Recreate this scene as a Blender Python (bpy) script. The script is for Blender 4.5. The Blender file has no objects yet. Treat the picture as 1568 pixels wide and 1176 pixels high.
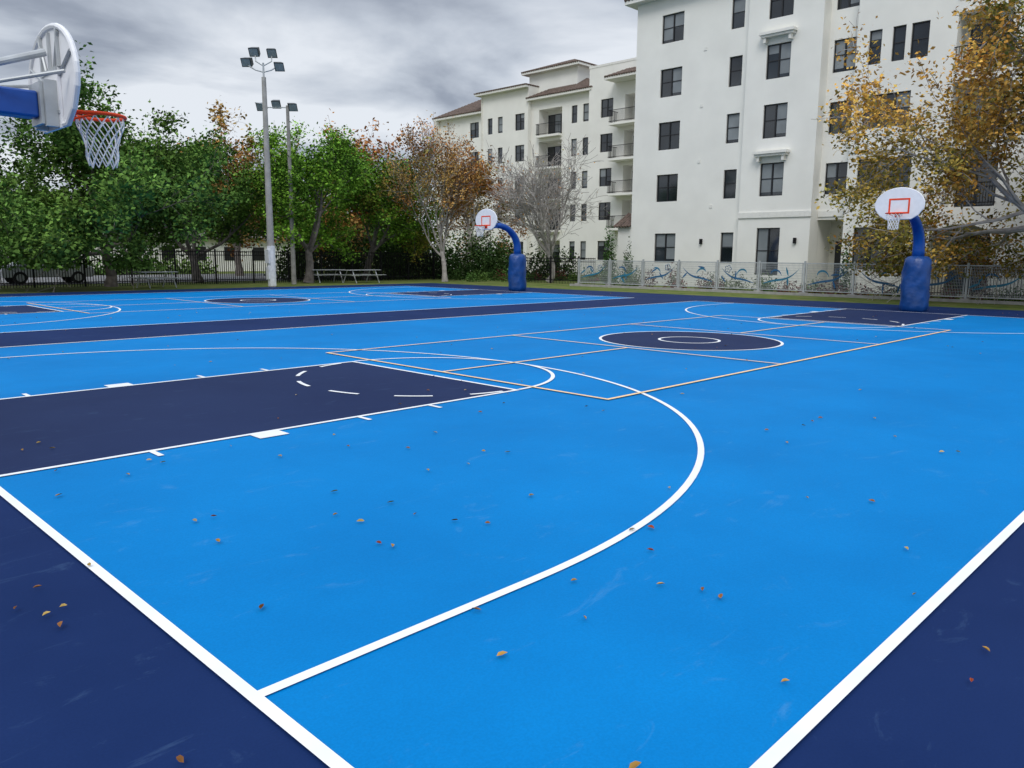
import bpy, math, numpy as np
from mathutils import Vector, Matrix
R=np.random.RandomState
scene=bpy.context.scene
# ------------------------------------------------------------------ materials
def newmat(name):
    m=bpy.data.materials.new(name); m.use_nodes=True
    return m, m.node_tree, m.node_tree.nodes['Principled BSDF']
def mat(name,col,rough=.6,metal=0,var=.12,scale=6,bump=0,bscale=60,spec=.5,detail=3):
    m,nt,b=newmat(name)
    N=nt.nodes; L=nt.links
    tc=N.new('ShaderNodeTexCoord'); no=N.new('ShaderNodeTexNoise'); no.inputs['Scale'].default_value=scale; no.inputs['Detail'].default_value=detail
    L.new(tc.outputs['Object'],no.inputs['Vector'])
    mr=N.new('ShaderNodeMapRange'); mr.inputs[1].default_value=.3; mr.inputs[2].default_value=.7; mr.inputs[3].default_value=1-var; mr.inputs[4].default_value=1+var
    L.new(no.outputs[0],mr.inputs[0])
    mx=N.new('ShaderNodeVectorMath'); mx.operation='SCALE'; mx.inputs[0].default_value=col; L.new(mr.outputs[0],mx.inputs['Scale'])
    L.new(mx.outputs[0],b.inputs['Base Color'])
    b.inputs['Roughness'].default_value=rough; b.inputs['Metallic'].default_value=metal
    b.inputs['Specular IOR Level'].default_value=spec
    if bump:
        n2=N.new('ShaderNodeTexNoise'); n2.inputs['Scale'].default_value=bscale; n2.inputs['Detail'].default_value=2
        L.new(tc.outputs['Object'],n2.inputs['Vector'])
        bp=N.new('ShaderNodeBump'); bp.inputs['Strength'].default_value=bump; bp.inputs['Distance'].default_value=.02
        L.new(n2.outputs[0],bp.inputs['Height']); L.new(bp.outputs[0],b.inputs['Normal'])
    return m
def court_mat(name,col,col2,scuff,dust=0.0):
    m,nt,b=newmat(name); N=nt.nodes; L=nt.links
    tc=N.new('ShaderNodeTexCoord')
    n1=N.new('ShaderNodeTexNoise'); n1.inputs['Scale'].default_value=.45; n1.inputs['Detail'].default_value=5; n1.inputs['Roughness'].default_value=.62
    L.new(tc.outputs['Object'],n1.inputs['Vector'])
    r1=N.new('ShaderNodeMapRange'); r1.inputs[1].default_value=.33; r1.inputs[2].default_value=.67
    L.new(n1.outputs[0],r1.inputs[0])
    mx=N.new('ShaderNodeMix'); mx.data_type='RGBA'; mx.inputs[6].default_value=(*col,1); mx.inputs[7].default_value=(*col2,1)
    L.new(r1.outputs[0],mx.inputs[0])
    mp=N.new('ShaderNodeMapping'); mp.inputs['Scale'].default_value=(1.0,2.6,1); mp.inputs['Rotation'].default_value=(0,0,.6)
    L.new(tc.outputs['Object'],mp.inputs[0])
    n2=N.new('ShaderNodeTexNoise'); n2.inputs['Scale'].default_value=1.4; n2.inputs['Detail'].default_value=7; n2.inputs['Roughness'].default_value=.72; n2.inputs['Distortion'].default_value=1.6
    L.new(mp.outputs[0],n2.inputs['Vector'])
    r2=N.new('ShaderNodeMapRange'); r2.inputs[1].default_value=.59; r2.inputs[2].default_value=.80; r2.inputs[4].default_value=scuff
    L.new(n2.outputs[0],r2.inputs[0])
    m2=N.new('ShaderNodeMix'); m2.data_type='RGBA'; m2.inputs[7].default_value=(.22,.40,.60,1)
    L.new(r2.outputs[0],m2.inputs[0]); L.new(mx.outputs[2],m2.inputs[6])
    n3=N.new('ShaderNodeTexNoise'); n3.inputs['Scale'].default_value=90; n3.inputs['Detail'].default_value=1
    L.new(tc.outputs['Object'],n3.inputs['Vector'])
    r3=N.new('ShaderNodeMapRange'); r3.inputs[1].default_value=.3; r3.inputs[2].default_value=.7; r3.inputs[3].default_value=.95; r3.inputs[4].default_value=1.05
    L.new(n3.outputs[0],r3.inputs[0])
    vm=N.new('ShaderNodeVectorMath'); vm.operation='SCALE'; L.new(m2.outputs[2],vm.inputs[0]); L.new(r3.outputs[0],vm.inputs['Scale'])
    L.new(vm.outputs[0],b.inputs['Base Color'])
    b.inputs['Roughness'].default_value=.65
    b.inputs['Specular IOR Level'].default_value=.06
    return m
def leaf_mat(name):
    m,nt,b=newmat(name); N=nt.nodes; L=nt.links
    N.remove(b)
    a=N.new('ShaderNodeAttribute'); a.attribute_name='Col'
    d=N.new('ShaderNodeBsdfDiffuse'); L.new(a.outputs['Color'],d.inputs['Color'])
    L.new(d.outputs[0],N['Material Output'].inputs[0])
    return m
M={}
M['blue']=court_mat('court_paint_light_blue',(.0003,.172,.47),(.0007,.208,.55),.26)
M['navy']=court_mat('court_paint_navy',(.006,.021,.088),(.010,.029,.112),.15)
M['key']=court_mat('court_paint_key_navy',(.013,.025,.080),(.017,.032,.095),.12)
M['white']=mat('line_paint_white',(.84,.85,.86),.6,var=.05,scale=3)
M['cream']=mat('line_paint_cream',(.95,.64,.33),.6,var=.06)
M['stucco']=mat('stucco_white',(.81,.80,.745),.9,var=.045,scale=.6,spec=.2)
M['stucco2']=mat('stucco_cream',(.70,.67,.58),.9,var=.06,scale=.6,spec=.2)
M['trim']=mat('stucco_trim',(.76,.75,.70),.85,var=.05)
M['tile']=mat('roof_tile',(.13,.09,.07),.8,var=.45,scale=5)
M['glass']=mat('window_glass',(.018,.024,.03),.06,var=.5,scale=.4,spec=.8)
M['blind']=mat('window_blind',(.20,.22,.23),.3,var=.25,scale=.7)
M['frame']=mat('black_frame',(.012,.012,.014),.45)
M['iron']=mat('black_iron',(.008,.008,.009),.6,spec=.2)
M['galv']=mat('galvanised_metal',(.46,.48,.49),.45,metal=.3,var=.1)
M['mesh']=mat('fence_mesh_grey',(.36,.38,.39),.5,metal=.2)
M['mural']=mat('mural_blue',(.02,.11,.24),.5,var=.2)
M['teal']=mat('mural_teal',(.02,.17,.28),.5,var=.2)
M['pad']=mat('vinyl_pad_blue',(.003,.065,.33),.38,var=.15,scale=3,bump=.5,bscale=6)
M['padnavy']=mat('vinyl_pad_dark_blue',(.005,.055,.23),.38,var=.25,scale=3,bump=1.0,bscale=6)
M['board']=mat('backboard_white',(.82,.82,.84),.35,var=.04)
M['orange']=mat('rim_orange',(.82,.07,.015),.55,spec=.2)
M['net']=mat('net_white',(.82,.82,.82),.8)
M['concrete']=mat('concrete',(.33,.32,.30),.85,var=.18,scale=3)
M['wood']=mat('pole_grey',(.26,.25,.23),.9,var=.25,scale=3)
M['bark']=mat('bark',(.15,.13,.115),.95,var=.4,scale=4)
M['barkgrey']=mat('bark_grey',(.34,.315,.29),.95,var=.3,scale=4)
M['leaf']=leaf_mat('leaves')
M['asphalt']=mat('asphalt',(.17,.17,.17),.9,var=.2,scale=2)
M['lens']=mat('lamp_lens',(.3,.34,.36),.15)
M['lamp']=mat('lamp_housing',(.05,.055,.055),.5)
M['rubber']=mat('rubber',(.015,.015,.015),.8)
M['carwhite']=mat('car_paint_white',(.6,.62,.64),.25,var=.02)
M['carsilver']=mat('car_paint_silver',(.35,.37,.4),.25,var=.02)
M['plaque']=mat('sign_white',(.72,.73,.75),.5)
M['shingle']=mat('roof_shingle',(.16,.14,.13),.9,var=.3)
def grass_mat():
    m,nt,b=newmat('grass_ground'); N=nt.nodes; L=nt.links
    tc=N.new('ShaderNodeTexCoord'); n=N.new('ShaderNodeTexNoise'); n.inputs['Scale'].default_value=.9; n.inputs['Detail'].default_value=7; n.inputs['Roughness'].default_value=.7
    L.new(tc.outputs['Object'],n.inputs['Vector'])
    cr=N.new('ShaderNodeValToRGB'); e=cr.color_ramp.elements
    e[0].position=.36; e[0].color=(.075,.115,.025,1); e[1].position=.68; e[1].color=(.20,.17,.085,1)
    k=cr.color_ramp.elements.new(.52); k.color=(.13,.165,.04,1)
    L.new(n.outputs[0],cr.inputs[0]); L.new(cr.outputs[0],b.inputs['Base Color']); b.inputs['Roughness'].default_value=.95
    b.inputs['Specular IOR Level'].default_value=.1
    return m
M['grass']=grass_mat()
# ------------------------------------------------------------------ mesh builder
class B:
    def __init__(s): s.v=[]; s.f=[]; s.m=[]; s.mats=[]
    def mi(s,k):
        if k not in s.mats: s.mats.append(k)
        return s.mats.index(k)
    def add(s,vs,fs,k):
        o=len(s.v); s.v+= [tuple(map(float,x)) for x in vs]; i=s.mi(k)
        for f in fs: s.f.append(tuple(o+j for j in f)); s.m.append(i)
    def quad(s,a,b,c,d,k): s.add([a,b,c,d],[(0,1,2,3)],k)
    def box(s,x0,x1,y0,y1,z0,z1,k):
        s.add([(x0,y0,z0),(x1,y0,z0),(x1,y1,z0),(x0,y1,z0),(x0,y0,z1),(x1,y0,z1),(x1,y1,z1),(x0,y1,z1)],
              [(0,3,2,1),(4,5,6,7),(0,1,5,4),(1,2,6,5),(2,3,7,6),(3,0,4,7)],k)
    def tube(s,pts,rad,k,n=8,cap=True,closed=False):
        pts=[np.array(p,float) for p in pts]; m=len(pts)
        if not hasattr(rad,'__len__'): rad=[rad]*m
        vs=[]
        prev=None
        for i,p in enumerate(pts):
            if closed: d=pts[(i+1)%m]-pts[i-1]
            else: d=pts[min(i+1,m-1)]-pts[max(i-1,0)]
            d=d/(np.linalg.norm(d)+1e-9)
            if prev is None:
                ref=np.array([0,0,1.]) if abs(d[2])<.8 else np.array([1.,0,0])
                u=np.cross(d,ref)
            else: u=prev-d*np.dot(prev,d)
            u/=np.linalg.norm(u)+1e-9; prev=u; w=np.cross(d,u)
            for j in range(n):
                t=2*math.pi*j/n; vs.append(p+rad[i]*(math.cos(t)*u+math.sin(t)*w))
        fs=[]
        for i in range(m if closed else m-1):
            i2=(i+1)%m
            for j in range(n):
                fs.append((i*n+j,i*n+(j+1)%n,i2*n+(j+1)%n,i2*n+j))
        if cap and not closed:
            fs.append(tuple(reversed(range(n)))); fs.append(tuple(range((m-1)*n,m*n)))
        s.add(vs,fs,k)
    def prism(s,poly,z0,z1,k,axis='z'):
        n=len(poly)
        def P(p,z):
            if axis=='z': return (p[0],p[1],z)
            if axis=='x': return (z,p[0],p[1])
            return (p[0],z,p[1])
        vs=[P(p,z0) for p in poly]+[P(p,z1) for p in poly]
        fs=[tuple(reversed(range(n))),tuple(range(n,2*n))]+[(i,(i+1)%n,n+(i+1)%n,n+i) for i in range(n)]
        s.add(vs,fs,k)
    def obj(s,name,parent=None,smooth=False,bevel=0):
        me=bpy.data.meshes.new(name); me.from_pydata(s.v,[],s.f)
        for k in s.mats: me.materials.append(M[k])
        me.polygons.foreach_set('material_index',s.m)
        if smooth: me.polygons.foreach_set('use_smooth',[True]*len(s.f))
        me.update()
        o=bpy.data.objects.new(name,me); scene.collection.objects.link(o)
        if parent: o.parent=parent
        if bevel:
            b=o.modifiers.new('bevel','BEVEL'); b.width=bevel; b.segments=2; b.limit_method='ANGLE'
        return o
def empty(name,loc=(0,0,0),rz=0):
    e=bpy.data.objects.new(name,None); scene.collection.objects.link(e); e.location=loc; e.rotation_euler=(0,0,rz); e.empty_display_size=.3
    return e
# ------------------------------------------------------------------ ground & courts
b=B(); b.quad((-500,-500,-.06),(500,-500,-.06),(500,500,-.06),(-500,500,-.06),'grass'); b.obj('grass_ground')
A0,B0,LH,D=1.31,8.69,12.8,18.2
HW=7.62; A1=A0+2*LH; AC=A0+LH
b=B(); b.box(-8,31,-8,37.3,-.05,0,'navy'); b.obj('basketball_court_pavement')
b=B()
for c in (B0,B0+D): b.quad((A0,c-HW,.004),(A1,c-HW,.004),(A1,c+HW,.004),(A0,c+HW,.004),'blue')
b.obj('court_playing_surface')
def disc(bb,cx,cy,r,z,k,n=64): bb.add([(cx+r*math.cos(2*math.pi*i/n),cy+r*math.sin(2*math.pi*i/n),z) for i in range(n)],[tuple(range(n))],k)
b=B()
for c in (B0,B0+D):
    b.quad((A0,c-1.83,.008),(A0+5.79,c-1.83,.008),(A0+5.79,c+1.83,.008),(A0,c+1.83,.008),'key')
    b.quad((A1-5.79,c-1.83,.008),(A1,c-1.83,.008),(A1,c+1.83,.008),(A1-5.79,c+1.83,.008),'key')
    disc(b,AC,c,1.83,.008,'key')
b.obj('court_key_and_center_circle_paint')
def arc(bb,cx,cy,r,w,t0,t1,z,k,n=48):
    vs=[];fs=[]
    for i in range(n+1):
        t=t0+(t1-t0)*i/n; c,s_=math.cos(t),math.sin(t)
        vs+= [(cx+(r-w/2)*c,cy+(r-w/2)*s_,z),(cx+(r+w/2)*c,cy+(r+w/2)*s_,z)]
    for i in range(n): fs.append((2*i,2*i+1,2*i+3,2*i+2))
    bb.add(vs,fs,k)
def rect(bb,x0,x1,y0,y1,z,k):
    x0,x1=min(x0,x1),max(x0,x1); y0,y1=min(y0,y1),max(y0,y1)
    bb.quad((x0,y0,z),(x1,y0,z),(x1,y1,z),(x0,y1,z),k)
W_=.056; h_=W_/2
b=B()
z1,z2,z3=.012,.015,.018
for c in (B0,B0+D):
    rect(b,A0-h_,A0+h_,c-HW-h_,c+HW+h_,z1,'white'); rect(b,A1-h_,A1+h_,c-HW-h_,c+HW+h_,z1,'white')
    for s_ in(-1,1): rect(b,A0+h_,A1-h_,c+s_*HW-h_,c+s_*HW+h_,z1,'white')
    arc(b,AC,c,1.83,W_,0,2*math.pi,z1,'white',72); arc(b,AC,c,.61,W_,0,2*math.pi,z1,'white',40)
    for E,s in((A0,1),(A1,-1)):
        for q in(-1,1):
            yl=c+q*1.83
            rect(b,E+s*h_,E+s*(5.79+h_),yl-h_,yl+h_,z1,'white')
            ya,yb=yl+q*h_,yl+q*(h_+.2)
            for t0,t1 in((1.20,1.25),(2.13,2.43),(3.34,3.39),(4.30,4.35)): rect(b,E+s*t0,E+s*t1,ya,yb,z1,'white')
            y3=c+q*6.02
            rect(b,E+s*h_,E+s*1.6,y3-h_,y3+h_,z1,'white')
        rect(b,E+s*(5.79-h_),E+s*(5.79+h_),c-1.83+h_,c+1.83-h_,z1,'white')
        tb=0 if s>0 else math.pi
        arc(b,E+s*1.6,c,6.02,W_,tb-math.pi/2,tb+math.pi/2,z1,'white',96)
        arc(b,E+s*5.79,c,1.83,W_,tb-math.pi/2+.02,tb+math.pi/2-.02,z2,'white',48)
        for i in range(6):
            t0=tb+math.pi/2+math.pi*(i+.28)/6; arc(b,E+s*5.79,c,1.79,W_,t0,t0+math.pi*.5/6,z2,'white',8)
b.obj('court_line_markings')
b=B()
for c in(B0,B0+D):
    g=.027
    x0,x1=AC-6.705,AC+6.705
    rect(b,x0-g,x0+g,c-3.05-g,c+3.05+g,z3,'cream'); rect(b,x1-g,x1+g,c-3.05-g,c+3.05+g,z3,'cream')
    for s in(-1,1):
        rect(b,x0+g,x1-g,c+s*3.05-g,c+s*3.05+g,z3,'cream')
        xk=AC+s*2.13; rect(b,xk-g,xk+g,c-3.05+g,c+3.05-g,z3,'cream')
        a_,b_=sorted((xk+s*g,AC+s*(6.705-g))); rect(b,a_,b_,c-g,c+g,z3,'cream')
b.obj('pickleball_line_markings')
b=B(); b.box(-60,34,47.5,64,-.05,-.02,'asphalt'); b.obj('parking_lot_pavement')
b=B(); b.box(36.0,36.2,-20,30.5,-.06,.06,'concrete'); b.obj('fence_kerb')
# ------------------------------------------------------------------ leaf helpers
def quads_obj(name,V,Fm,mats,col=None,parent=None):
    n=len(V)//4
    me=bpy.data.meshes.new(name); me.vertices.add(len(V)); me.vertices.foreach_set('co',V.astype(np.float32).ravel())
    me.loops.add(len(V)); me.loops.foreach_set('vertex_index',np.arange(len(V),dtype=np.int32))
    me.polygons.add(n); me.polygons.foreach_set('loop_start',np.arange(0,4*n,4,dtype=np.int32)); me.polygons.foreach_set('loop_total',np.full(n,4,dtype=np.int32))
    for k in mats: me.materials.append(M[k])
    me.polygons.foreach_set('material_index',np.asarray(Fm,dtype=np.int32))
    if col is not None:
        a=me.attributes.new('Col','FLOAT_COLOR','POINT'); a.data.foreach_set('color',col.astype(np.float32).ravel())
    me.update(calc_edges=True)
    o=bpy.data.objects.new(name,me); scene.collection.objects.link(o)
    if parent: o.parent=parent
    return o
def leafquads(rng,C,size,flat=0.0,asp=.6,up=.35):
    n=len(C)
    a=rng.normal(size=(n,3)); a/=np.linalg.norm(a,axis=1)[:,None]
    nrm=rng.normal(size=(n,3)); nrm[:,2]=np.abs(nrm[:,2])+flat*6+up; nrm/=np.linalg.norm(nrm,axis=1)[:,None]
    u=np.cross(nrm,a); u/=np.linalg.norm(u,axis=1)[:,None]; w=np.cross(nrm,u)
    s=size*(.6+.8*rng.rand(n))[:,None]*.5
    V=np.stack([C-u*s, C-w*s*asp+nrm*s*.15, C+u*s, C+w*s*asp+nrm*s*.15],1)
    return V.reshape(-1,3)
def palette(rng,n,cols,weights,jit=.25):
    cols=np.array(cols); i=rng.choice(len(cols),n,p=np.array(weights)/sum(weights))
    return cols[i]*(1+jit*rng.normal(size=(n,1))).clip(.4,1.8)
# fallen leaves: small six-sided curled leaves
rng=R(5)
k=210; k2=55; k3=34
P_=np.concatenate([np.stack([rng.uniform(-1,30,k),rng.uniform(-2,26,k)],1),np.stack([rng.uniform(.3,9,k2),rng.uniform(.3,8,k2)],1),np.stack([rng.uniform(.6,5,k3),rng.uniform(.6,5,k3)],1)])
cl=palette(rng,len(P_),[(.40,.23,.06),(.23,.105,.04),(.44,.31,.10),(.30,.07,.03),(.30,.24,.15)],[4,4,2.5,.8,2],.2)
vs=[];fs=[];cc=[]
for (x,y),c_ in zip(P_,cl):
    L_=rng.uniform(.016,.03); wd=L_*rng.uniform(.36,.5); a=rng.uniform(0,2*math.pi); tw=rng.uniform(-.004,.006); o=len(vs)
    for (p,q,zz) in((-1,0,.003),(-.35,-1,.008+tw),(.45,-.8,.009+tw),(1.15,0,.003),(.45,.8,.010-tw),(-.35,1,.009-tw)):
        px,py=p*L_,q*wd; vs.append((x+px*math.cos(a)-py*math.sin(a),y+px*math.sin(a)+py*math.cos(a),.0195+zz)); cc.append((*c_,1))
    vs.append((x,y,.0205)); cc.append((*(c_*.8),1))
    for i in range(6): fs.append((o+i,o+(i+1)%6,o+6))
me=bpy.data.meshes.new('fallen_leaves'); me.from_pydata(vs,[],fs); me.materials.append(M['leaf'])
at=me.attributes.new('Col','FLOAT_COLOR','POINT'); at.data.foreach_set('color',np.array(cc,dtype=np.float32).ravel())
scene.collection.objects.link(bpy.data.objects.new('fallen_leaves',me))
# ------------------------------------------------------------------ trees
def norm(v): return v/(np.linalg.norm(v)+1e-9)
def grow(rng,trunk_h,r0,counts,lens,ang,up,wob):
    lines=[]
    def line(p,d,Ln,n,r,re,lv):
        pts=[p];dd=d
        for i in range(n):
            dd=norm(dd+rng.normal(size=3)*wob+np.array([0,0,up[min(lv,len(up)-1)]])); p=p+dd*Ln/n; pts.append(p)
        lines.append((np.array(pts),np.linspace(r,re,n+1),lv)); return lines[-1]
    def rec(parent,lv):
        if lv>=len(counts): return
        pts,rad,_=parent; m=len(pts)-1
        for c in range(counts[lv]):
            t=(1.0 if c==0 and lv>0 else (rng.uniform(.72,1) if lv==0 else rng.uniform(.3,1)))*m
            i=min(int(t),m-1); p=pts[i]+(pts[i+1]-pts[i])*(t-i)
            dp=norm(pts[i+1]-pts[i]); az=2*math.pi*(c+rng.rand()*.7)/counts[lv]
            ref=np.array([1.,0,0]) if abs(dp[0])<.8 else np.array([0,1.,0])
            u=norm(np.cross(dp,ref)); w=np.cross(dp,u)
            th=math.radians(ang[lv])*rng.uniform(.55,1.25)
            if c==0: th*=.3
            d=norm(dp*math.cos(th)+(u*math.cos(az)+w*math.sin(az))*math.sin(th))
            r=np.interp(t,range(m+1),rad)*rng.uniform(.55,.75)
            if lv==0: r=rad[-1]*rng.uniform(.5,.72)
            Ln=lens[lv]*rng.uniform(.65,1.25)
            ch=line(p,d,Ln,[5,4,3,2,2,2][lv],r,r*.35,lv+1)
            rec(ch,lv+1)
    t=line(np.zeros(3),norm(np.array([rng.normal()*.04,rng.normal()*.04,1])),trunk_h,4,r0,r0*.75,0)
    t[1][0]*=1.35
    rec(t,0)
    return lines
def tubes(lines):
    out=[]
    for pts,rad,lv in lines:
        n=[10,8,5,4,3,3,3][lv]; m=len(pts)
        d=np.gradient(pts,axis=0); d/=np.linalg.norm(d,axis=1)[:,None]+1e-9
        ref=np.array([1.,0,0]) if abs(d[0][0])<.7 else np.array([0,1.,0])
        u=np.cross(d,ref); u/=np.linalg.norm(u,axis=1)[:,None]+1e-9; w=np.cross(d,u)
        t=np.arange(n)*2*math.pi/n
        ring=pts[:,None,:]+rad[:,None,None]*(np.cos(t)[None,:,None]*u[:,None,:]+np.sin(t)[None,:,None]*w[:,None,:])
        a=ring[:-1]; b_=ring[1:]
        q=np.stack([a,np.roll(a,-1,1),np.roll(b_,-1,1),b_],2).reshape(-1,3)
        out.append(q)
    return np.concatenate(out)
def tree(name,loc,H,Rad,seed,cols,wts,nleaf,lsize,trunk_h=2.4,r0=.26,counts=(6,5,5,4),lens=(4.6,2.6,1.4,.8),ang=(55,45,50,50),up=(.0,.10,.04,.0,.0),wob=.16,bark='bark',sig=.30,minlv=3,clump=.35,rmin=0.008):
    rng=R(seed)
    lines=grow(rng,trunk_h,r0,counts,lens,ang,up,wob)
    allp=np.concatenate([l[0] for l in lines])
    rr=np.percentile(np.hypot(allp[:,0]-allp[:,0].mean(),allp[:,1]-allp[:,1].mean()),93)
    sx=Rad/rr; sz=H/allp[:,2].max()
    L2=[]
    for p,r,lv in lines:
        q=p.copy(); q[:,:2]=q[:,:2]*sx; q[:,2]*=sz
        L2.append((q,np.maximum(r,rmin),lv))
    V1=tubes(L2)
    mats=[0]*(len(V1)//4)
    cc=[np.ones((len(V1),4))*.5]; VV=[V1]
    if nleaf:
        tw=[l for l in L2 if l[2]>=minlv]
        per=rng.multinomial(nleaf,rng.dirichlet(np.ones(len(tw))*1.3))
        mid=np.array([l[0].mean(0) for l in tw]); seeds=mid[rng.choice(len(mid),14)]
        cl=np.argmin(((mid[:,None]-seeds[None])**2).sum(2),1)
        pb=palette(rng,14,cols,wts,clump)
        bc=.55*pb[cl]+.45*palette(rng,len(tw),cols,wts,clump)
        Cs=[];Ks=[]
        for (p,r,lv),k,bcol in zip(tw,per,bc):
            if k==0: continue
            t=rng.rand(k)*(len(p)-1); i=t.astype(int); f=(t-i)[:,None]
            Cs.append(p[i]*(1-f)+p[i+1]*f+rng.normal(size=(k,3))*sig*np.array([1,1,.75]))
            Ks.append(np.repeat(bcol[None],k,0))
        C=np.concatenate(Cs); K=np.concatenate(Ks)*(1+.22*rng.normal(size=(len(C),1))).clip(.4,1.8)
        ok=C[:,2]>1.0; C=C[ok];K=K[ok]
        V2=leafquads(rng,C,lsize)
        VV.append(V2); mats+= [1]*len(C); cc.append(np.concatenate([np.repeat(K,4,0),np.ones((len(V2),1))],1))
    o=quads_obj(name,np.concatenate(VV),mats,[bark,'leaf'],np.concatenate(cc)); o.location=(loc[0],loc[1],-.06); o.rotation_euler=(0,0,seed)
    return o
G1=[(.085,.165,.036),(.115,.215,.045),(.055,.11,.03),(.15,.25,.05)]
G2=[(.16,.31,.035),(.21,.40,.045),(.10,.21,.03),(.30,.23,.05)]
OR=[(.44,.20,.06),(.34,.14,.05),(.23,.22,.065),(.48,.30,.10)]
OR2=[(.48,.24,.05),(.50,.30,.07),(.34,.27,.06),(.20,.21,.05)]
tree('oak_tree',(14.6,43.4),10.6,5.4,1,G1,[3,3,2,2],44000,.205,sig=.36)
tree('oak_tree',(8.0,46.5),8.6,5.8,2,G1,[3,3,2,2],30000,.215,sig=.36)
tree('oak_tree',(20.6,46.5),8.7,5.0,3,G1,[2,3,1,2],30000,.21,sig=.34)
tree('oak_tree',(25.7,42.6),9.9,3.9,4,G2,[3,3,3,.4],30000,.185,sig=.32)
tree('oak_tree',(32.0,45.5),9.2,3.9,6,G2,[2,2,3,2],20000,.20)
tree('autumn_tree',(34.4,40.0),10.9,2.9,7,OR,[3,2,1,3],12000,.15,counts=(7,6,5,4),ang=(32,32,40,45),up=(0,.16,.08,.03,0),sig=.28,bark='barkgrey',r0=.17,rmin=.011,trunk_h=2.2)
tree('bare_tree',(39.5,35.3),9.7,3.3,8,OR,[1,1,1,1],500,.12,counts=(7,6,5,4,2),lens=(4.6,2.6,1.5,.9,.6),ang=(36,34,38,42,45),up=(0,.16,.08,.03,0,0),bark='barkgrey',r0=.2,rmin=.014,minlv=4)
tree('autumn_tree',(32.2,5.4),14.4,7.2,9,OR2,[3,3,3,1.6],70000,.16,counts=(7,6,5,4,2),lens=(5,3,1.7,.9,.5),ang=(58,45,48,50,50),up=(0,.08,.03,0,0,0),bark='barkgrey',sig=.30,r0=.3,trunk_h=2.6,minlv=4,rmin=.011)
tree('autumn_tree',(37,52),12.2,4.4,11,OR,[3,3,2,1],11000,.28)
tree('autumn_tree',(29,58),12.5,4.4,13,OR,[2,4,3,1],9000,.30)
tree('oak_tree',(13,69),8.5,5,14,G1,[3,3,3,1],9000,.32)
tree('autumn_tree',(45,50),11.0,3.6,15,OR,[3,3,2,1],8000,.25,ang=(35,35,45,45),bark='barkgrey')
rng=R(21); Cs=[];Ks=[]
for i in range(56):
    t=i/55; x=-20+95*t+rng.normal()*2; y=92+rng.normal()*5+ (6 if i%2 else 0)
    rx=rng.uniform(3,5); hz=rng.uniform(5,8.5); k=420
    d=rng.normal(size=(k,3)); d/=np.linalg.norm(d,axis=1)[:,None]
    q=d*(rng.rand(k,1)**.35)*np.array([rx,rx,hz*.5])+np.array([x,y,hz*.55])
    base=np.array(G1[rng.randint(3)] if rng.rand()<.8 else OR[rng.randint(4)])*rng.uniform(.6,1.1)
    Cs.append(q+rng.normal(size=q.shape)*.35); Ks.append(np.repeat(base[None],k,0)*(1+.25*rng.normal(size=(k,1))).clip(.3,2))
C=np.concatenate(Cs);K=np.concatenate(Ks); V=leafquads(rng,C,1.0)
quads_obj('distant_trees',V,np.zeros(len(C)),['leaf'],np.concatenate([np.repeat(K,4,0),np.ones((len(V),1))],1))
def shrubs(name,boxes,cols,dens,ls,seed):
    rng=R(seed); Cs=[];Ks=[]
    for (x,y,rx,ry,h) in boxes:
        k=int(dens*rx*ry*h)+60
        d=rng.normal(size=(k,3)); d/=np.linalg.norm(d,axis=1)[:,None]; d[:,2]=np.abs(d[:,2])
        q=d*(rng.rand(k,1)**.4)*np.array([rx,ry,h])*(1+.15*rng.normal(size=(k,1)))
        q[:,2]=q[:,2].clip(.02,None)
        base=np.array(cols[rng.randint(len(cols))])*rng.uniform(.7,1.2)
        Cs.append(q+np.array([x,y,-.06])); Ks.append(np.repeat(base[None],k,0)*(1+.3*rng.normal(size=(k,1))).clip(.3,2))
    C=np.concatenate(Cs);K=np.concatenate(Ks); V=leafquads(rng,C,ls)
    return quads_obj(name,V,np.zeros(len(C)),['leaf'],np.concatenate([np.repeat(K,4,0),np.ones((len(V),1))],1))
rng=R(31)
DK=[(.04,.08,.025),(.06,.11,.032),(.08,.13,.04)]
hb=[]
for t in np.linspace(0,1,24): hb.append((28+18*t+rng.normal()*.3,48.5-3.0*t+rng.normal()*.5,1.5,1.3,rng.uniform(2.6,4.2)))
for t in np.linspace(0,1,12): hb.append((38.5+6*t,44-6.5*t+rng.normal()*.3,1.0,1.0,rng.uniform(1.8,2.8)))
shrubs('hedge',hb,DK,150,.21,32)
sb=[]
for y in np.arange(-8,29.5,.7):
    sb.append((37.2+rng.uniform(0,2.4),y+rng.normal()*.2,rng.uniform(.4,.7),rng.uniform(.4,.7),rng.uniform(.5,1.05)+(.35 if y>25 else 0)))
shrubs('planting_bed_shrubs',sb,[(.06,.12,.035),(.09,.14,.045),(.11,.16,.05),(.16,.06,.05)],650,.12,33)
sb=[]
for t in np.linspace(0,1,30): sb.append((37+10*t+rng.normal()*.6,41-7*t+rng.normal()*1.2,.5,.5,rng.uniform(.4,1.1)))
shrubs('garden_shrubs',sb,[(.08,.16,.04),(.12,.2,.05),(.18,.05,.05),(.06,.11,.03)],700,.12,34)
sb=[(40.2,15.9,.3,.3,3.0),(40.2,30.8,.45,.45,3.6),(40.0,29.2,.35,.35,2.4),(40.3,12.9,.3,.3,2.4)]
shrubs('cypress_shrubs',sb,[(.06,.12,.035)],2500,.13,35)
sb=[]
for x in np.linspace(-10,30,24): sb.append((x+rng.normal()*.5,66.5+rng.normal()*.8,1.6,1.2,rng.uniform(.6,1.5)))
shrubs('roadside_bushes',sb,[(.10,.18,.05),(.13,.2,.06)],100,.36,36)
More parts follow.
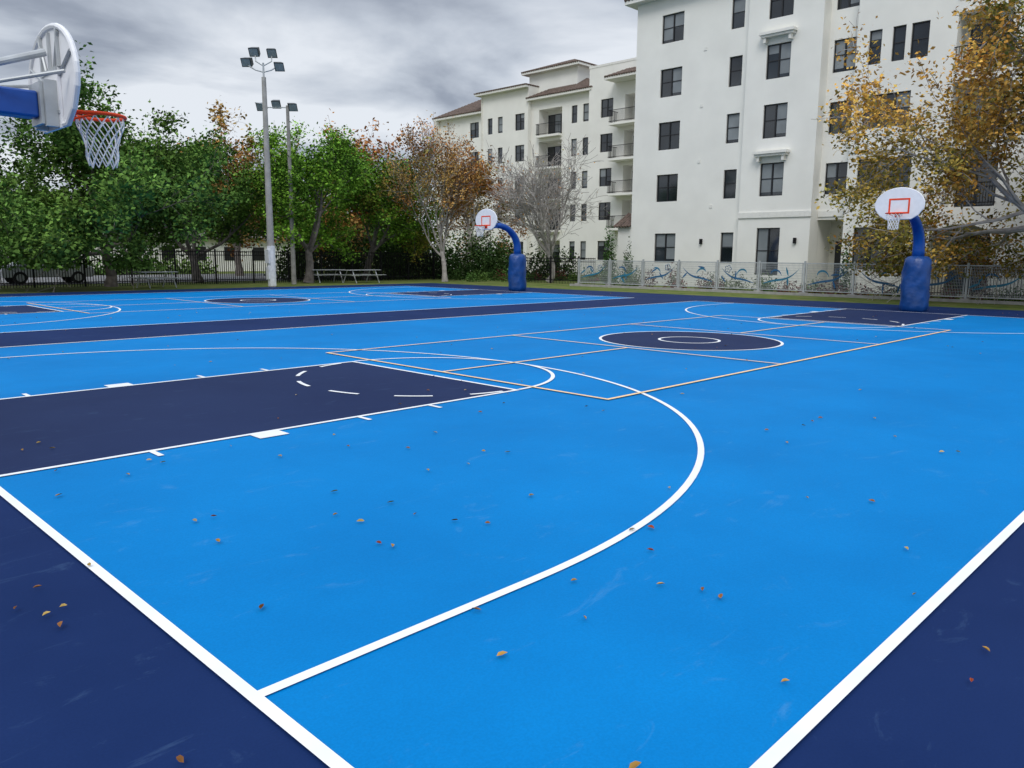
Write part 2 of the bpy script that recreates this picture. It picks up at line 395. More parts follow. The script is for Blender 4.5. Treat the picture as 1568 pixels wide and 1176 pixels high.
# ------------------------------------------------------------------ hoop
def hoop(loc,rz,padkey='padnavy'):
    e=empty('basketball_hoop',loc,rz)
    b=B()
    n=36; zs=[0,.03,.2,.35,.5,.65,.8,.95,1.1,1.25,1.4,1.55,1.68,1.76,1.79]; rs=[.37,.41,.43,.42,.43,.415,.425,.42,.41,.42,.41,.40,.37,.31,.22]
    rg=R(3); vs=[]
    for i,(z,r) in enumerate(zip(zs,rs)):
        for j in range(n):
            t=2*math.pi*j/n; q=r*(1+.03*math.sin(3*t+z*5)+.03*math.sin(8*t-z*11)+.018*rg.normal())
            vs.append((q*math.cos(t)*1.05,q*math.sin(t),z))
    fs=[(i*n+j,i*n+(j+1)%n,(i+1)*n+(j+1)%n,(i+1)*n+j) for i in range(len(zs)-1) for j in range(n)]
    fs.append(tuple(range((len(zs)-1)*n,len(zs)*n)))
    b.add(vs,fs,padkey)
    b.obj('post_pad',e,smooth=True)
    b=B(); g=[(0,0,1.7),(0,0,2.0)]
    for i in range(1,13):
        t=i/12*math.pi/2; g.append((1.35*(1-math.cos(t)),0,2.0+1.09*math.sin(t)))
    g.append((1.6,0,3.09))
    rad=list(np.linspace(.19,.12,len(g)))
    b.tube(g,rad,'pad',14); b.obj('gooseneck_pole',e,smooth=True)
    b=B(); b.box(1.45,1.93,-.11,.11,2.96,3.2,'pad'); b.obj('arm_pad',e,bevel=.02)
    b=B()
    b.box(1.931,1.96,-.16,.16,2.9,3.28,'galv')
    b.tube([(.62,0,3.02),(2.05,0,3.58)],.036,'galv',10)
    for s in(-1,1):
        b.tube([(1.5,s*.1,3.2),(2.06,s*.50,3.34)],.018,'galv',8)
        b.box(1.962,2.07,s*.17-.03,s*.17+.03,2.88,3.3,'galv')
    b.obj('support_arms',e)
    poly=[(-.36,2.9),(.36,2.9),(.55,3.02),(.68,3.2)]
    for i in range(0,19):
        t=math.radians(-2+184*i/18); poly.append((.70*math.cos(t),3.32+.49*math.sin(t)))
    poly+=[(-.68,3.2),(-.55,3.02)]
    b=B(); b.prism(poly,2.10,2.125,'board','x')
    b.tube([(2.10,p[0],p[1]) for p in poly],.028,'board',8,closed=True)
    b.box(2.071,2.098,-.24,.24,2.87,3.42,'board')
    for y in(-.25,.25,0): b.box(2.075,2.099,y-.02,y+.02,3.421,3.76,'galv')
    b.box(2.06,2.0705,-.24,.24,3.38,3.42,'galv'); b.box(2.06,2.0705,-.24,.24,3.0,3.03,'galv')
    for a0 in(25,65,115,155):
        t=math.radians(a0); b.tube([(2.085,.25*math.cos(t),3.3+.1*math.sin(t)),(2.085,.66*math.cos(t),3.32+.45*math.sin(t))],.014,'galv',6)
    b.obj('backboard',e)
    b=B()
    for (y0,y1,q0,q1) in((-.305,.305,3.05,3.10),(-.305,.305,3.46,3.51),(-.305,-.255,3.10,3.46),(.255,.305,3.10,3.46)): b.box(2.126,2.131,y0,y1,q0,q1,'orange')
    b.obj('target_square',e)
    b=B(); cx=2.50
    b.tube([(cx+.230*math.cos(t),.230*math.sin(t),3.05) for t in np.linspace(0,2*math.pi,33)[:-1]],.018,'orange',8,closed=True)
    b.box(2.132,2.15,-.1,.1,2.94,3.1,'orange')
    b.box(2.151,cx-.24,-.09,.09,3.03,3.045,'orange')
    for s in(-1,1): b.tube([(2.155,s*.08,3.06),(cx-.19,s*.12,3.06)],.014,'orange',6); b.tube([(2.155,s*.08,2.96),(cx-.1,s*.2,3.04)],.012,'orange',6)
    b.obj('rim',e)
    b=B(); ns=12; K=8
    def nr(t): return .218*(1-t)**1.3+.125*(1-(1-t)**1.3)+.01*math.sin(t*9)
    for j in range(ns):
        for s in(-1,1):
            pts=[]
            for i in range(K*2+1):
                t=i/(K*2); a=2*math.pi/ns*(j+s*t*3.0)
                r=nr(t)+.004*math.sin(i+j); pts.append((cx+r*math.cos(a),r*math.sin(a),3.032-.47*t-.012*math.sin(j*2.1)*t))
            b.tube(pts,.0062,'net',5)
    b.obj('net',e)
    return e
hoop((A0-.87,B0,0),0)
hoop((A1+.87,B0,0),math.pi)
hoop((A1+.87,B0+D,0),math.pi)
hoop((A0-.87,B0+D,0),0)
# ------------------------------------------------------------------ floodlight pole
r2=.707
def P(u,z,w=0): return (u*r2+w*r2,-u*r2+w*r2,z)
def lampbox(bb,u,z,w,tilt):
    c=np.array(P(u,z,w)); ax=np.array([r2,-r2,0]); fw=np.array([-r2*.8,-r2*.8,-.6]); fw/=np.linalg.norm(fw); upv=np.cross(ax,fw)*-1
    if upv[2]<0: upv=-upv
    fw2=fw+ax*tilt; fw2/=np.linalg.norm(fw2)
    def bx(hw,hh,d0,d1,k):
        vs=[]
        for d in(d0,d1):
            for sx,sy in((-1,-1),(1,-1),(1,1),(-1,1)): vs.append(c+ax*sx*hw*(1 if d==d1 else .75)+upv*sy*hh*(1 if d==d1 else .75)+fw2*d)
        bb.add(vs,[(3,2,1,0),(4,5,6,7),(0,1,5,4),(1,2,6,5),(2,3,7,6),(3,0,4,7)],k)
    bx(.25,.23,-.12,.13,'lamp'); bx(.21,.19,.131,.14,'lens')
e=empty('floodlight_pole',(21.1,38.6,0))
b=B()
b.tube([(0,0,-.05),(0,0,10.6)],[.2,.11],'concrete',12)
b.tube([(0,0,10.6),(0,0,11.3)],.05,'galv',8)
b.obj('post',e)
b=B()
b.tube([P(-.75,11.15),P(-.4,10.95),P(0,10.85),P(.4,10.95),P(.75,11.15)],.035,'galv',8)
b.tube([P(-.45,11.7,.2),P(-.4,11.4,.1),P(0,11.15),P(.4,11.4,.1),P(.4,11.7,.2)],.035,'galv',8)
b.tube([P(-.5,9.35),P(0,9.3)],.03,'galv',8)
b.obj('cross_arms',e,smooth=True)
b=B()
for u,z,w,t in((-.78,11.35,0,-.5),(.78,11.15,0,.5),(-.45,11.9,.2,-.3),(.4,11.85,.2,.3)): lampbox(b,u,z,w,t)
b.obj('floodlights',e)
b=B(); b.box(-.26,-.19,-.2,.2,1.2,1.9,'plaque'); b.box(-.26,-.2,-.15,.15,.35,1.0,'plaque'); b.tube([(0,0,0),(0,0,2.1)],.215,'plaque',12); b.obj('post_sign',e)
e=empty('utility_pole',(23.9,41.2,0))
b=B(); b.tube([(0,0,-.05),(0,0,9.9)],[.14,.09],'wood',10); b.obj('post',e)
b=B(); b.tube([P(-1.5,9.8),P(.25,9.8)],.035,'galv',8); lampbox(b,-1.4,9.85,0,-.6); lampbox(b,-.6,10.0,0,0); lampbox(b,.25,9.85,0,.7); b.obj('area_lights',e)
# ------------------------------------------------------------------ iron fence (left)
def iron(bb,p0,p1,h=1.85,step=.13,pw=.010):
    p0=np.array(p0);p1=np.array(p1);Ln=np.linalg.norm(p1-p0);d=(p1-p0)/Ln;n=int(Ln/step)
    for i in range(n+1):
        q=p0+d*i*step; w=pw
        if i%18==0: w=.042; hh=h+.08
        else: hh=h
        bb.box(q[0]-w,q[0]+w,q[1]-w,q[1]+w,-.06,hh,'iron')
    for z in(.15,h-.28,h-.08):
        nn=np.array([-d[1],d[0]])*.018
        a=p0-nn;b2=p0+nn;c=p1+nn;dd=p1-nn
        bb.add([(a[0],a[1],z),(b2[0],b2[1],z),(c[0],c[1],z),(dd[0],dd[1],z),(a[0],a[1],z+.045),(b2[0],b2[1],z+.045),(c[0],c[1],z+.045),(dd[0],dd[1],z+.045)],[(0,3,2,1),(4,5,6,7),(0,1,5,4),(1,2,6,5),(2,3,7,6),(3,0,4,7)],'iron')
b=B(); iron(b,(-5,44.4),(38,44.4),pw=.016); b.obj('iron_picket_fence')
b=B(); iron(b,(38.4,36.5),(38.4,30.5),1.6,.13); iron(b,(39.3,12.5),(39.3,4),1.5,.13); b.obj('iron_picket_fence')
# ------------------------------------------------------------------ mural panel fence (right)
e=empty('mural_panel_fence')
b=B(); FX=36.35; ys=np.arange(-9,30.6,2.3)
for y in ys:
    b.box(FX-.04,FX+.04,y-.04,y+.04,-.05,1.55,'galv'); b.box(FX-.16,FX+.16,y-.16,y+.16,-.06,.1,'concrete')
b.obj('posts',e)
b=B()
for y0,y1 in zip(ys[:-1],ys[1:]):
    for z in(.14,1.42): b.box(FX-.02,FX+.02,y0+.041,y1-.041,z,z+.045,'galv')
    for y in(y0+.1,y1-.1): b.box(FX-.015,FX+.015,y-.018,y+.018,.186,1.419,'galv')
b.obj('panel_frames',e)
b=B()
for y0,y1 in zip(ys[:-1],ys[1:]):
    for y in np.arange(y0+.15,y1-.13,.06): b.box(FX-.004,FX+.004,y-.0065,y+.0065,.186,1.419,'mesh')
    for z in np.arange(.25,1.4,.12): b.box(FX+.0045,FX+.009,y0+.12,y1-.12,z-.005,z+.005,'mesh')
b.obj('wire_mesh',e)
b=B(); rg=R(77)
def ribbon(bb,pts,w,k,x):
    pts=np.array(pts); d=np.gradient(pts,axis=0); d/=np.linalg.norm(d,axis=1)[:,None]; n=np.stack([-d[:,1],d[:,0]],1)
    t=np.linspace(0,1,len(pts)); ww=(w*np.sin(np.pi*(t*.9+.08)))[:,None]
    a=pts+n*ww;c=pts-n*ww
    vs=[(x,*q) for q in a]+[(x,*q) for q in c]; m=len(pts)
    bb.add(vs,[(i,i+1,m+i+1,m+i) for i in range(m-1)],k)
for j,(y0,y1) in enumerate(zip(ys[:-1],ys[1:])):
    x=FX-.05
    kk='mural' if rg.rand()<.65 else 'teal'
    t=np.linspace(0,1,24)
    s=rg.choice([-1,1]); yc=(y0+y1)/2
    yy=yc+s*(t-.5)*1.8; zz=.45+.75*t**2+.08*np.sin(t*6)
    ribbon(b,list(zip(yy,zz)),.05,kk,x)
    th=np.linspace(0,rg.uniform(2.0,3.0),24); r=.38*np.exp(-.28*th)
    cy,cz=yc-s*.35,.85
    ribbon(b,list(zip(cy+s*r*np.cos(th),cz+r*np.sin(th))),.045,'teal' if kk=='mural' else 'mural',x-.004)
    for q in range(2):
        py,pz=y0+rg.uniform(.3,2),rg.uniform(.35,1.25); a=rg.rand()*6
        ribbon(b,[(py+.22*u*math.cos(a),pz+.22*u*math.sin(a)) for u in np.linspace(-1,1,9)],.045,kk,x-.008-.004*q)
    if j%2==0:
        fy,fz=yc+s*.5,rg.uniform(.95,1.15)
        pts=[]
        for u in np.linspace(0,2*math.pi,61)[:-1]:
            rr=.11+.075*abs(math.sin(2.5*u)); pts.append((x-.03,fy+rr*math.cos(u),fz+rr*math.sin(u)))
        b.tube(pts,.014,'mural',5,closed=True); b.tube([(x-.03,fy+.035*math.cos(u),fz+.035*math.sin(u)) for u in np.linspace(0,6.28,11)[:-1]],.01,'mural',5,closed=True)
b.obj('mural_cutouts',e)
# ------------------------------------------------------------------ buildings
def facade(walls,wins,X,y0,y1,z0,z1,ops,k='stucco',depth=.14,rg=None):
    ops=[o for o in ops if o[1]>y0 and o[0]<y1]
    Y=sorted(set([y0,y1]+[v for o in ops for v in o[:2]])); Z=sorted(set([z0,z1]+[v for o in ops for v in o[2:4]]))
    for i in range(len(Y)-1):
        for j in range(len(Z)-1):
            cy,cz=(Y[i]+Y[i+1])/2,(Z[j]+Z[j+1])/2
            if any(o[0]<cy<o[1] and o[2]<cz<o[3] for o in ops): continue
            walls.quad((X,Y[i+1],Z[j]),(X,Y[i],Z[j]),(X,Y[i],Z[j+1]),(X,Y[i+1],Z[j+1]),k)
    for o in ops:
        a,c,q0,q1=o[:4]; kind=o[4] if len(o)>4 else 'win'; dp=depth if kind=='win' else 1.2
        X2=X+dp
        walls.quad((X,a,q0),(X2,a,q0),(X2,a,q1),(X,a,q1),k); walls.quad((X,c,q0),(X,c,q1),(X2,c,q1),(X2,c,q0),k)
        walls.quad((X,a,q1),(X2,a,q1),(X2,c,q1),(X,c,q1),k); walls.quad((X,a,q0),(X,c,q0),(X2,c,q0),(X2,a,q0),k)
        if kind=='win': window(wins,X2,a,c,q0,q1,rg)
        else:
            walls.quad((X2,a,q0),(X2,c,q0),(X2,c,q1),(X2,a,q1),k)
            m=.25; window(wins,X2-.06,a+m,c-m,q0+.03,q1-.4,rg)
def window(wins,X,a,c,q0,q1,rg):
    wins.quad((X,c,q0),(X,a,q0),(X,a,q1),(X,c,q1),'glass')
    w=c-a; n=1 if w<1.0 else (2 if w<2.0 else (3 if w<3.2 else 4))
    f=.05
    wins.box(X-.05,X-.001,a,a+f,q0,q1,'frame'); wins.box(X-.05,X-.001,c-f,c,q0,q1,'frame')
    wins.box(X-.05,X-.001,a+f,c-f,q0,q0+f,'frame'); wins.box(X-.05,X-.001,a+f,c-f,q1-f,q1,'frame')
    for i in range(1,n):
        y=a+w*i/n; wins.box(X-.052,X-.001,y-.035,y+.035,q0+f,q1-f,'frame')
    zm=(q0+q1)/2+.05
    wins.box(X-.04,X-.001,a+f,c-f,zm-.02,zm+.02,'frame')
    for i in range(n):
        ya,yb=a+w*i/n+.06,a+w*(i+1)/n-.06
        if rg.rand()<.5:
            fr=rg.choice([.25,.5,.5,.9,.9])
            zb=q1-f-(q1-q0-2*f)*fr
            wins.quad((X-.006,yb,zb),(X-.006,ya,zb),(X-.006,ya,q1-f),(X-.006,yb,q1-f),'blind')
def hiproof(b,x0,x1,y0,y1,z,rise,k='tile',oh=.6):
    x0-=oh;x1+=oh;y0-=oh;y1+=oh
    w=min(x1-x0,y1-y0)/2
    if (y1-y0)>=(x1-x0): r0=((x0+x1)/2,y0+w,z+rise); r1=((x0+x1)/2,y1-w,z+rise); fs=[(0,4,5,3),(0,1,4),(1,2,5,4),(2,3,5)]
    else: r0=(x0+w,(y0+y1)/2,z+rise); r1=(x1-w,(y0+y1)/2,z+rise); fs=[(0,4,3),(0,1,5,4),(1,2,5),(2,3,4,5)]
    v=[(x0,y0,z),(x1,y0,z),(x1,y1,z),(x0,y1,z),r0,r1]
    b.add(v,fs,k)
    b.box(x0+.02,x1-.02,y0+.02,y1-.02,z-.22,z-.004,'trim' if k=='tile' else k)
    if k=='tile':
        for y in np.arange(y0+.12,y1,.26):
            m=min(1,(y-y0)/w,(y1-y)/w)
            b.tube([(x0-.05,y,z+.02),(x0+w*m,y,z+rise*m+.02)],.085,k,6)
        for x in np.arange(x0+.12,x1,.26):
            m=min(1,(x-x0)/w,(x1-x)/w)
            b.tube([(x,y0-.05,z+.02),(x,y0+w*m,z+rise*m+.02)],.085,k,6)
def balcony(b,X,y0,y1,z,dep=1.3,h=1.05):
    b.box(X-dep,X-.002,y0,y1,z-.2,z,'stucco')
    for z_ in(z+.1,z+h): b.box(X-dep+.02,X-dep+.06,y0,y1,z_,z_+.04,'iron')
    for y in np.arange(y0+.02,y1,.12): b.box(X-dep+.03,X-dep+.05,y-.01,y+.01,z,z+h,'iron')
    for yy in(y0,y1-.04):
        for z_ in(z+.1,z+h): b.box(X-dep+.06,X-.002,yy,yy+.04,z_,z_+.04,'iron')
        for x in np.arange(X-dep+.1,X,.12): b.box(x-.01,x+.01,yy+.01,yy+.03,z,z+h,'iron')
FL=[(1.35,3.1),(5.0,6.6),(8.05,9.65),(11.1,12.7),(14.15,15.75)]
e=empty('apartment_building')
walls=B();wins=B();trim=B();roof=B();balc=B(); rg=R(41)
X=41.3; TOP=17.2
ops=[]
for i,(q0,q1) in enumerate(FL): ops+= [(26.7,28.2,q0,q1),(22.85,23.65,q0,q1)]
facade(walls,wins,X,22.4,30.0,-.1,TOP-.4,ops,rg=rg)
walls.quad((X,30,-.1),(X,30,TOP-.4),(X+17,30,TOP-.4),(X+17,30,-.1),'stucco')
ops=[(19.9,21.25,(q0 if i else .75),q1+(.15 if i else .2)) for i,(q0,q1) in enumerate(FL)]
X2=X-.35; facade(walls,wins,X2,18.25,22.4,-.1,TOP+.9,ops,rg=rg)
walls.quad((X2,22.4,-.1),(X2,22.4,TOP+.9),(X+.7,22.4,TOP+.9),(X+.7,22.4,-.1),'stucco'); walls.quad((X2,18.25,-.1),(X+.7,18.25,-.1),(X+.7,18.25,TOP+.9),(X2,18.25,TOP+.9),'stucco')
X3=X+.5
ops=[(16.85,18.0,q0,q1) for i,(q0,q1) in enumerate(FL) if i>0]
facade(walls,wins,X3,16.65,18.25,3.7,TOP+.9,ops,rg=rg)
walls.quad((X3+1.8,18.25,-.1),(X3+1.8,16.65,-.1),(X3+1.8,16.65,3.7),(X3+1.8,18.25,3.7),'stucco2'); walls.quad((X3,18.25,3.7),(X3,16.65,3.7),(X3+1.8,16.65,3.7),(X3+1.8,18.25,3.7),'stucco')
walls.quad((X+.71,18.25,-.1),(X+.71,18.25,3.7),(X3+1.8,18.25,3.7),(X3+1.8,18.25,-.1),'stucco')
wins.box(X3+1.74,X3+1.795,16.9,17.9,0,2.6,'frame')
walls.quad((X,16.65,-.1),(X3+1.8,16.65,-.1),(X3+1.8,16.65,TOP+.9),(X,16.65,TOP+.9),'stucco')
ops=[(13.6,16.1,1.15,3.25),(13.6,16.15,FL[1][0],FL[1][1]),(13.9,16.1,FL[2][0],FL[2][1])]
for q0,q1 in FL[3:]: ops+= [(15.45,16.05,q0,q1),(14.35,14.95,q0,q1),(13.3,14.1,q0,q1)]
for i,(q0,q1) in enumerate(FL):
    if i>0: ops.append((9.9,12.1,q0-.9,q1+.1,'door'))
    for yy in (5.5,1.5,-3.0,-7.0): ops.append((yy,yy+1.5,q0,q1))
facade(walls,wins,X,12.9,16.65,-.1,TOP+.9,[o for o in ops if o[0]>=12.9],rg=rg)
facade(walls,wins,X,9.2,12.9,3.45,TOP+.9,[o for o in ops if 9.2<=o[0]<12.9],rg=rg)
facade(walls,wins,X,-12,9.2,-.1,TOP+.9,[o for o in ops if o[0]<9.2],rg=rg)
ya,yb=9.85,12.55
n=16
ac=[(ya+(yb-ya)*(1-math.cos(math.pi*i/n))/2, 2.35+.95*math.sin(math.pi*i/n)**.7) for i in range(n+1)]
for p,q in zip(ac[:-1],ac[1:]):
    walls.quad((X,q[0],q[1]),(X,p[0],p[1]),(X,p[0],3.45),(X,q[0],3.45),'stucco')
    walls.quad((X,p[0],p[1]),(X,q[0],q[1]),(X+1.4,q[0],q[1]),(X+1.4,p[0],p[1]),'stucco')
walls.quad((X,ya,-.1),(X,9.2,-.1),(X,9.2,3.45),(X,ya,3.45),'stucco'); walls.quad((X,12.9,-.1),(X,yb,-.1),(X,yb,3.45),(X,12.9,3.45),'stucco')
walls.quad((X,ya,-.1),(X,ya,2.35),(X+1.4,ya,2.35),(X+1.4,ya,-.1),'stucco'); walls.quad((X,yb,-.1),(X+1.4,yb,-.1),(X+1.4,yb,2.35),(X,yb,2.35),'stucco')
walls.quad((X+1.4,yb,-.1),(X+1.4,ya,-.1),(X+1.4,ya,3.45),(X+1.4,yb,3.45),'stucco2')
window(wins,X+1.34,ya+.25,yb-.6,0.1,2.9,rg)
walls.quad((X,-12,-.1),(X,-12,TOP+.9),(X+17,-12,TOP+.9),(X+17,-12,-.1),'stucco'); walls.quad((X+17,-12,-.1),(X+17,30,-.1),(X+17,30,TOP),(X+17,-12,TOP),'stucco')
walls.quad((X+.7,-12,TOP+.4),(X+17,-12,TOP+.4),(X+17,22.4,TOP+.4),(X+.7,22.4,TOP+.4),'stucco2')
walls.obj('walls',e); wins.obj('windows',e)
trim.box(X2-.07,X2-.002,18.2,22.45,3.85,4.15,'trim'); trim.box(X3-.07,X3-.002,16.655,18.195,3.85,4.15,'trim'); trim.box(X-.07,X-.002,-12,16.6,6.95,7.15,'trim')
def hood(Xh,y0,y1,z):
    trim.box(Xh-.45,Xh-.002,y0-.2,y1+.2,z,z+.14,'trim'); trim.box(Xh-.36,Xh-.002,y0-.12,y1+.12,z-.12,z-.002,'trim')
    for y in(y0,y1-.14): trim.box(Xh-.3,Xh-.002,y,y+.14,z-.38,z-.122,'trim')
hood(X2,19.8,21.35,FL[3][1]+.6); hood(X2,19.8,21.35,FL[1][1]+.6); hood(X2,19.8,21.35,FL[4][1]+.9)
for y in(24.9,22.4,19.0): trim.box((X if y>22.3 else X2)-.14,(X if y>22.3 else X2)-.002,y-.07,y+.07,2.45,2.75,'iron')
for y,z in((25.3,7.2),(25.3,10.3),(25.2,13.4),(24.4,4.6)): trim.box(X-.03,X-.002,y-.09,y+.09,z-.09,z+.09,'trim')
trim.obj('cornices_and_hoods',e)
hiproof(roof,X,X+17,22.4,30.0,TOP-.3,2.6); hiproof(roof,X+.2,X+16,-12,21.9,TOP+1.1,2.6)
roof.obj('tile_roof',e)
for i,(q0,q1) in enumerate(FL):
    if i>0: 
        for z_ in(q0-.75,q0+.15): balc.box(X-.07,X-.03,9.85,12.15,z_,z_+.04,'iron')
        for y in np.arange(9.9,12.15,.12): balc.box(X-.06,X-.04,y-.01,y+.01,q0-.75,q0+.15,'iron')
# lean-to porch on the corner
balc.box(X+.1,X+1.4,30.002,31.1,-.06,3.55,'stucco')
for y in np.arange(30.1,31.3,.22): balc.tube([(X-.2,y,3.55),(X+1.4,y,4.45)],.08,'tile',6)
balc.quad((X-.15,30.01,3.6),(X-.15,31.2,3.6),(X+1.4,31.2,4.42),(X+1.4,30.01,4.42),'tile')
balc.obj('balconies',e)
e=empty('apartment_building')
walls=B();wins=B();roof=B();balc=B(); X=58.8; rg=R(43)
ops=[]
for i,(q0,q1) in enumerate(FL):
    ops+= [(45.1,46.5,q0,q1),(48.3,49.0,q0,q1),(49.7,50.4,q0,q1),(56.3,57.6,q0,q1),(59.4,60.1,q0,q1),(60.9,61.6,q0,q1),(63.6,65.0,q0,q1),(42.2,43.8,q0-.8 if i else .1,q1+.1,'door'),(51.6,54.6,q0-.8 if i else .1,q1+.1,'door')]
facade(walls,wins,X,41.0,47.9,-.1,18.6,ops,rg=rg)
facade(walls,wins,X+.5,47.9,55.6,-.1,16.9,ops,rg=rg)
facade(walls,wins,X+.2,55.6,62.4,-.1,18.2,ops,rg=rg)
facade(walls,wins,X+.8,62.4,70,-.1,16.6,ops,rg=rg)
for y,z,s in((47.9,18.6,0),(55.6,18.2,0),(62.4,18.2,0),(41,18.6,0),(70,16.6,0)):
    walls.quad((X,y,-.1),(X,y,z),(X+14,y,z),(X+14,y,-.1),'stucco')
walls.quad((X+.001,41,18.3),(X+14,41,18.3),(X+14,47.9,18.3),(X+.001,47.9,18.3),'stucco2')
walls.box(X-.03,X+.3,40.95,47.95,18.602,18.8,'trim')
walls.box(X+1.5,X+7,50.6,56.9,16.9,19.6,'stucco')
walls.obj('walls',e); wins.obj('windows',e)
hiproof(roof,X+.5,X+14,48.2,55.3,17.0,2.2); hiproof(roof,X+.2,X+10,56.2,62.4,18.3,.9); hiproof(roof,X+.8,X+14,63.2,70,16.7,2.2)
hiproof(roof,X+1.5,X+7,50.6,56.9,19.8,1.2)
roof.obj('tile_roof',e)
for i,(q0,q1) in enumerate(FL):
    if i: balcony(balc,X,41.4,44.6,q0-.8); balcony(balc,X+.5,51.6,54.6,q0-.8,.5)
hiproof(balc,X-1.4,X+1,41.3,44.7,17.2,.7,oh=.25)
balc.obj('balconies',e)
for (hx,hy,w,d,h) in((34,74,18,8,3.0),(10,76,16,8,3.0),(66,104,16,10,6)):
    e=empty('white_house'); wa=B();wi=B();ro=B()
    wa.box(hx-w/2,hx+w/2,hy,hy+d,-.05,h,'stucco')
    for x in np.arange(hx-w/2+1.5,hx+w/2-1.5,3): wi.box(x,x+1.2,hy-.03,hy-.002,1,2.3,'frame')
    wa.obj('walls',e); wi.obj('windows',e); hiproof(ro,hx-w/2,hx+w/2,hy,hy+d,h+.25,1.2,'shingle'); ro.obj('roof',e)
# ------------------------------------------------------------------ picnic tables
def table(loc,rz,Lx=2.2):
    e=empty('picnic_table',loc,rz); b=B(); h=Lx/2
    for i in range(5): b.box(-h,h,-.38+i*.155,-.38+i*.155+.135,.72,.755,'galv')
    for s in(-1,1):
        for i in range(2): b.box(-h,h,s*.72-.13+i*.14,s*.72-.13+i*.14+.12,.43,.46,'galv')
    b.obj('planks',e)
    b=B()
    for x in(-h*.7,h*.7):
        b.tube([(x,-.62,-.05),(x,-.25,.71)],.03,'galv',8);b.tube([(x,.62,-.05),(x,.25,.71)],.03,'galv',8);b.tube([(x,-.8,.41),(x,.8,.41)],.028,'galv',8)
    b.obj('frame',e)
table((16.0,41.0,0),.15,2.0); table((28.6,41.2,0),.1,2.6); table((27.0,42.6,0),-.1,2.2)
# ------------------------------------------------------------------ parked cars
def car(loc,rz,paint,suv=False):
    e=empty('parked_car',loc,rz); H=1.7 if suv else 1.45
    prof=[(-2.2,.35),(-2.25,.65),(-2.15,.95),(-1.5,1.0),(-.95,H-.08),(-.6,H),(.7,H),(1.05,H-.1),(1.75,1.02),(2.2,.9),(2.28,.6),(2.2,.35)] if not suv else [(-2.2,.4),(-2.28,.7),(-2.2,1.05),(-2.05,H-.1),(-1.7,H),(.5,H),(.85,H-.08),(1.35,1.1),(2.15,.98),(2.28,.7),(2.2,.4)]
    b=B(); n=len(prof)
    def half(z): return .88 if z<1.05 else .88-.2*(z-1.05)/(H-1.05)
    vs=[(x,-half(z),z) for x,z in prof]+[(x,half(z),z) for x,z in prof]
    b.add(vs,[tuple(range(n)),tuple(reversed(range(n,2*n)))]+[(i,n+i,n+(i+1)%n,(i+1)%n) for i in range(n)],paint)
    b.obj('body',e,bevel=.05)
    b=B()
    for s in(-1,1):
        z0,z1=1.06,H-.14
        y0,y1=s*(half(z0)+.012),s*(half(z1)+.012)
        xa,xb=(-1.35,1.3) if not suv else (-1.95,1.1)
        for p,q in((xa,-.25),(-.15,xb)):
            sp=.35 if p==xa and not suv else .05; sq=.35 if q==xb else .0
            b.quad((p,y0,z0),(q,y0,z0),(q-sq,y1,z1),(p+sp,y1,z1),'glass')
    b.obj('side_windows',e)
    b=B()
    for x in(-1.4,1.4):
        for s in(-1,1):
            b.tube([(x,s*.7,.33),(x,s*.92,.33)],.33,'rubber',18); b.tube([(x,s*.921,.33),(x,s*.93,.33)],.2,'galv',12)
    b.obj('wheels',e)
car((13.0,48.6,0),.0,'carwhite'); car((6,50,0),.0,'carsilver',True)
# ------------------------------------------------------------------ camera
cam=bpy.data.cameras.new('camera'); co=bpy.data.objects.new('camera',cam); scene.collection.objects.link(co)
cam.sensor_width=36; cam.lens=1199.7/1568*36; cam.clip_end=3000; cam.clip_start=.05
rot=Matrix.Rotation(math.radians(44.387-90),4,'Z')@Matrix.Rotation(math.radians(90-9.326),4,'X')@Matrix.Rotation(math.radians(.452),4,'Z')
co.matrix_world=Matrix.Translation((0,0,1.709))@rot
scene.camera=co
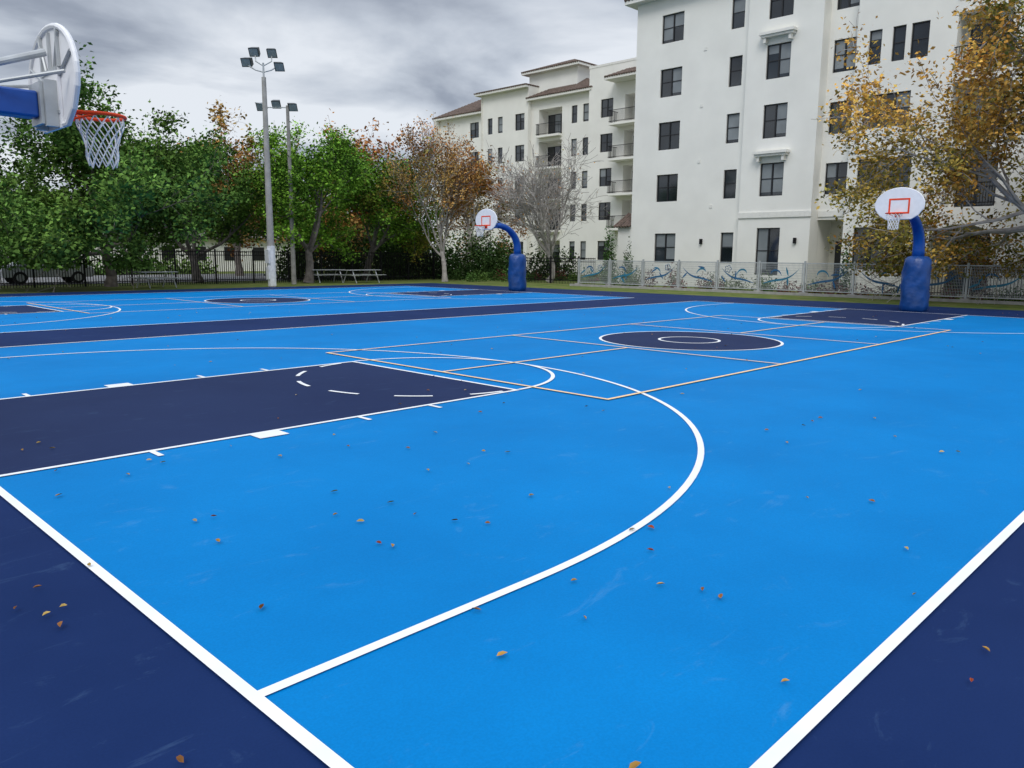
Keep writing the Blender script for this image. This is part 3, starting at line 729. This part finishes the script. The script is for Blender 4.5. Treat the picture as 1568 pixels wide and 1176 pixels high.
# ------------------------------------------------------------------ light
sun=bpy.data.lights.new('sun','SUN'); sun.energy=1.35; sun.angle=math.radians(25); sun.color=(1,.97,.92)
so=bpy.data.objects.new('sun',sun); scene.collection.objects.link(so)
el,az=math.radians(48),math.radians(215)
dv=Vector((math.cos(el)*math.cos(az),math.cos(el)*math.sin(az),math.sin(el)))
so.rotation_euler=dv.to_track_quat('Z','Y').to_euler(); so.location=(0,0,40)
w=bpy.data.worlds.new('World'); scene.world=w; w.use_nodes=True; nt=w.node_tree; N=nt.nodes; L=nt.links
bg=N['Background']; out=N['World Output']
sky=N.new('ShaderNodeTexSky'); sky.sky_type='NISHITA'; sky.sun_disc=False; sky.sun_elevation=el; sky.sun_rotation=math.pi/2-az
L.new(sky.outputs[0],bg.inputs[0]); bg.inputs[1].default_value=.08
tc=N.new('ShaderNodeTexCoord'); sp=N.new('ShaderNodeSeparateXYZ'); L.new(tc.outputs['Generated'],sp.inputs[0])
def math_(op,a,b_=None,cl=False):
    n=N.new('ShaderNodeMath'); n.operation=op; n.use_clamp=cl
    for i,x in enumerate((a,b_)):
        if x is None: continue
        if isinstance(x,(int,float)): n.inputs[i].default_value=x
        else: L.new(x,n.inputs[i])
    return n.outputs[0]
zc=math_('MAXIMUM',sp.outputs[2],0.0); den=math_('ADD',zc,.13)
cx=N.new('ShaderNodeCombineXYZ'); L.new(math_('DIVIDE',sp.outputs[0],den),cx.inputs[0]); L.new(math_('DIVIDE',sp.outputs[1],den),cx.inputs[1])
n1=N.new('ShaderNodeTexNoise'); n1.inputs['Scale'].default_value=1.0; n1.inputs['Detail'].default_value=7; n1.inputs['Roughness'].default_value=.50; n1.inputs['Distortion'].default_value=.35
L.new(cx.outputs[0],n1.inputs['Vector'])
g=math_('MULTIPLY',math_('SUBTRACT',zc,.16),.7)
g=math_('MINIMUM',g,.08)
val=math_('SUBTRACT',n1.outputs[0],g)
cr=N.new('ShaderNodeValToRGB'); E=cr.color_ramp.elements
E[0].position=.27; E[0].color=(.20,.23,.29,1); E[1].position=.56; E[1].color=(.84,.88,.94,1)
x=E.new(.37); x.color=(.34,.38,.46,1); x=E.new(.46); x.color=(.57,.62,.70,1)
L.new(val,cr.inputs[0])
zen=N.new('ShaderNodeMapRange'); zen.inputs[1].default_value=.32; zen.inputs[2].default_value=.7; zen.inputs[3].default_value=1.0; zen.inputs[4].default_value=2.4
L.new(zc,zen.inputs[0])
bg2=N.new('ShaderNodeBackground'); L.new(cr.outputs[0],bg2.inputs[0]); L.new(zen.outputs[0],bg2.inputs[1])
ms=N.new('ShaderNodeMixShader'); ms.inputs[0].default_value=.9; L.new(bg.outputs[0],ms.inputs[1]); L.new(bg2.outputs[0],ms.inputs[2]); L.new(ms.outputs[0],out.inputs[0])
scene.view_settings.view_transform='Standard'; scene.view_settings.look='None'; scene.view_settings.exposure=0; scene.view_settings.gamma=1
